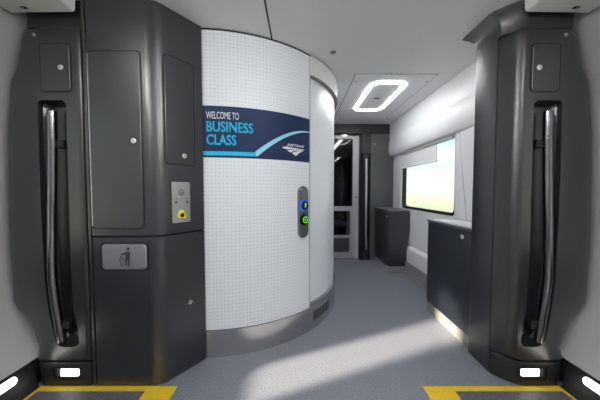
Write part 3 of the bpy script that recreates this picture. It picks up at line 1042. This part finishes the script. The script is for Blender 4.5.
# ================================================================== end wall fittings
FP = Frame((0, YE - 0.06, 0), (1, 0, 0), (0, 0, 1), (0, -1, 0))
pb = thing('grab_pole', 'upright chrome grab pole in black recess beside the end door', 'grab pole', (1.02, YE - 0.05, 0))
finish('recess_panel', loft([[Vector((X, Y, z)) for X, Y in ((0.952, YE), (0.952, YE - 0.055), (0.965, YE - 0.075), (0.985, YE - 0.05), (1.06, YE - 0.05), (1.078, YE - 0.075), (1.09, YE - 0.055), (1.09, YE))] for z in (0.0, 0.05, 1.62, 1.66)]), M_['blackdeep'], pb, smooth=False)
finish('recess_top', box(0.952, 1.092, YE - 0.07, YE, 1.661, 1.965, 0.003), M_['enddark'], pb, smooth=False)
pl = finish('pole', tube([(1.022, YE - 0.085, 1.585), (1.022, YE - 0.085, 0.9), (1.026, YE - 0.085, 0.45), (1.036, YE - 0.082, 0.17)], 0.0165, 16), M_['steel'], pb)
for z in (1.50, 0.26):
    finish('bracket', box(1.012, 1.044, YE - 0.085, YE - 0.0505, z - 0.015, z + 0.015, 0.003), M_['rubber'], pl, smooth=False)
# lamp button on the end panel
tag(finish('wall_button', disc_on(FP, 1.147, 1.804, [(0.017, -0.001), (0.017, 0.006), (0.012, 0.009)], 18), M_['vent']), 'tiny round button high on the grey end wall panel', 'button')

# ================================================================== coach beyond the glass: seats and strip lamp
tag(finish('strip_light', box(0.80, 0.86, 4.3, 7.9, 2.10, 2.119, 0.004), M_['coachlamp'], smooth=False), 'long white strip lamp seen through the end door glass', 'lamp')


def seat(x, y, label):
    t = thing('coach_seat', label, 'seat', (x, y, 0), 'seats beyond the end door')
    prof = [(0.0, 0.42), (0.03, 0.42), (0.10, 0.9), (0.14, 1.22), (0.12, 1.27), (0.06, 1.28), (0.02, 1.2), (-0.02, 0.9), (-0.08, 0.45)]
    finish('backrest', loft([[(x + s, y + a, z) for a, z in prof] for s in (-0.22, -0.2, 0.2, 0.22)]), M_['seat'], t, angle=60)
    finish('cushion', box(x - 0.22, x + 0.22, y - 0.48, y - 0.03, 0.36, 0.47, 0.03), M_['seat'], t)
    finish('leg', box(x - 0.10, x + 0.10, y - 0.3, y - 0.1, 0.0, 0.36, 0.01), M_['enddark'], t, smooth=False)


seat(0.72, 5.45, 'dark blue coach seat seen through the end door glass, nearest the door')
seat(1.02, 6.45, 'dark blue coach seat beyond the end door, behind the nearer seat')

# ================================================================== ceiling fittings
FCL = Frame((0, 0, ZC), (1, 0, 0), (0, 1, 0), (0, 0, -1))


def ceiling_light(name, label, cx, cy, hx, hy, px0, px1, py0, py1, m):
    t = thing(name, label, 'ceiling light', (cx, cy, ZC), 'ring ceiling lights')
    p = finish('panel', plate(FCL, rrect(px0, px1, py0, py1, 0.006, 3), 0.0, 0.004), M_['ceil'], t, smooth=False)
    finish('panel_gap', ring_plate(FCL, rrect(px0 - 0.007, px1 + 0.007, py0 - 0.005, py1 + 0.005, 0.008, 3), rrect(px0, px1, py0, py1, 0.006, 3), 0.0, 0.0015), M_['vent'], t, smooth=False)
    finish('diffuser', ring_plate(FCL, rrect(cx - hx, cx + hx, cy - hy, cy + hy, 0.11, 8), rrect(cx - hx + 0.033, cx + hx - 0.033, cy - hy + 0.046, cy + hy - 0.046, 0.075, 8), 0.003, 0.009), m, t, smooth=False)
    for u, v in ((px0 + 0.025, py0 + 0.14), (px0 + 0.025, py1 - 0.3), (px1 - 0.025, py0 + 0.14), (px1 - 0.025, py1 - 0.3)):
        finish('catch', disc_on(FCL, u, v, [(0.008, 0.003), (0.008, 0.006)], 12), M_['vent'], p)
    gr = finish('sensor', plate(FCL, rrect(cx - 0.035, cx + 0.035, cy - 0.02, cy + 0.02, 0.015), 0.003, 0.008, 0.002), M_['vent'], p, smooth=False)
    return t


ceiling_light('ceiling_light', 'glowing rounded-rectangle ring light on ceiling panel near the end door', 0.842, 2.785, 0.178, 0.432, 0.488, 1.20, 2.221, 3.55, M_['lamp'])
ceiling_light('ceiling_light', 'ring light on the vestibule ceiling above the camera, outside the picture', 0.0, 0.30, 0.30, 0.55, -0.55, 0.55, -0.45, 1.05, M_['lampfront'])
ceiling_light('ceiling_light', 'unseen ring light added on the coach ceiling far behind the camera for fill', 0.0, -2.2, 0.30, 0.55, -0.55, 0.55, -3.0, -1.4, M_['lampfront'])  # added lamp, more light from behind
tag(finish('ceiling_sensor', disc_on(FCL, 0.242, 1.873, [(0.020, -0.001), (0.020, 0.006), (0.014, 0.010), (0.003, 0.010)], 20), M_['vent']), 'small grey round sensor on the bare ceiling beside curved wall', 'sensor')

# unseen cove lights added behind the camera to brighten the ceiling
for sx, side in ((-1, 'left'), (1, 'right')):
    t = thing('fill_cove', 'added unseen fill light above the %s coach window, behind the camera' % side, 'light', (sx * 1.5, -2.3, 1.93), 'added coach fill lights')
    finish('tray', loft([[(sx * X, yy, z) for X, z in ((1.40, 1.93), (1.40, 1.955), (1.41, 1.955), (1.41, 1.94), (1.552, 1.94), (1.556, 1.93))] for yy in (YB + 0.02, YV - 0.03)]), M_['white'], t, smooth=False)
    finish('tube', tube([(sx * 1.46, YB + 0.1, 1.968), (sx * 1.46, YV - 0.1, 1.968)], 0.018, 12), M_['foot'], t)

# door header covers with latch slots
for sx, side in ((-1, 'left'), (1, 'right')):
    t = thing('door_header_cover', 'pale grey header cover over the %s entrance door, at the top %s corner' % (side, side), 'header cover', (sx * 1.33, 0.2, 2.04), 'entrance door header covers')
    hp = [(1.182, ZC - 0.002), (1.185, 2.052), (1.190, 2.042), (1.200, 2.038), (1.40, 2.036), (1.52, 2.034), (1.512, ZC - 0.002)]
    finish('cover', loft([[(sx * X, yy, z) for X, z in hp] for yy in (YV, YF - 0.004)]), M_['header'], t, angle=50)
    sl = finish('fill_strip', box(*sorted((sx * 1.166, sx * 1.183)), YV + 0.05, 0.50, 2.055, 2.10, 0.004), M_['cove'], t, smooth=False)  # lamp added out of view to wash the ceiling and walls
    FU = Frame((0, 0, 2.0365), (sx, 0, 0), (0, 1, 0), (0, 0, -1))
    l = finish('latch', plate(FU, rrect(1.400, 1.455, 1.312, 1.332, 0.009), -0.002, 0.001), M_['blackdeep'], t, smooth=False)
    finish('latch_tongue', plate(FU, rrect(1.418, 1.437, 1.318, 1.326, 0.003), 0.0, 0.003), M_['flap'], l, smooth=False)

# ================================================================== floor marking, thresholds and foot lights
for sx, side in ((-1, 'left'), (1, 'right')):
    # yellow outline of the doorway: along the pillar, down the inner side and along the kick plate
    out = [(1.452, 1.358), (0.686, 1.358), (0.686, 0.05), (0.846, 0.05), (0.846, 1.325), (1.436, 1.325), (1.436, 0.05), (1.452, 0.05)]
    tag(finish('floor_marking', plate(Frame((0, 0, 0), (sx, 0, 0), (0, 1, 0), (0, 0, 1)), out, 0.0003, 0.0018), M_['yellow'], smooth=False), 'yellow tape outline on floor in front of the %s door pillar' % side, 'floor tape', 'yellow doorway outlines')
    th = finish('door_threshold', box(*sorted((sx * 0.850, sx * 1.432)), 0.05, 1.321, 0.0003, 0.0016), M_['plate'], smooth=False)
    tag(th, 'dark grey threshold mat framed by yellow tape at the %s doorway' % side, 'threshold', 'doorway threshold mats')
    # oval foot light on the sloping kick plate
    nrm = Vector((-sx * 0.118, 0, -0.032)).normalized()
    up_ = Vector((sx * 0.032, 0, 0.118)).normalized()
    FK = Frame((sx * 1.4864, 0, 0.110), (0, 1, 0), up_, (-sx * 0.118, 0, 0.032))
    t = thing('foot_light', 'glowing oval foot light on the %s kick plate at floor level' % side, 'light', (sx * 1.486, 1.14, 0.11), 'oval foot lights')
    finish('bezel', plate(FK, rrect(1.010, 1.280, -0.0275, 0.0275, 0.0270, 10), 0.0005, 0.003, 0.001), M_['base'], t, smooth=False)
    finish('lens', plate(FK, rrect(1.017, 1.272, -0.021, 0.021, 0.0205, 10), 0.0025, 0.006, 0.002), M_['foot'], t, smooth=False)
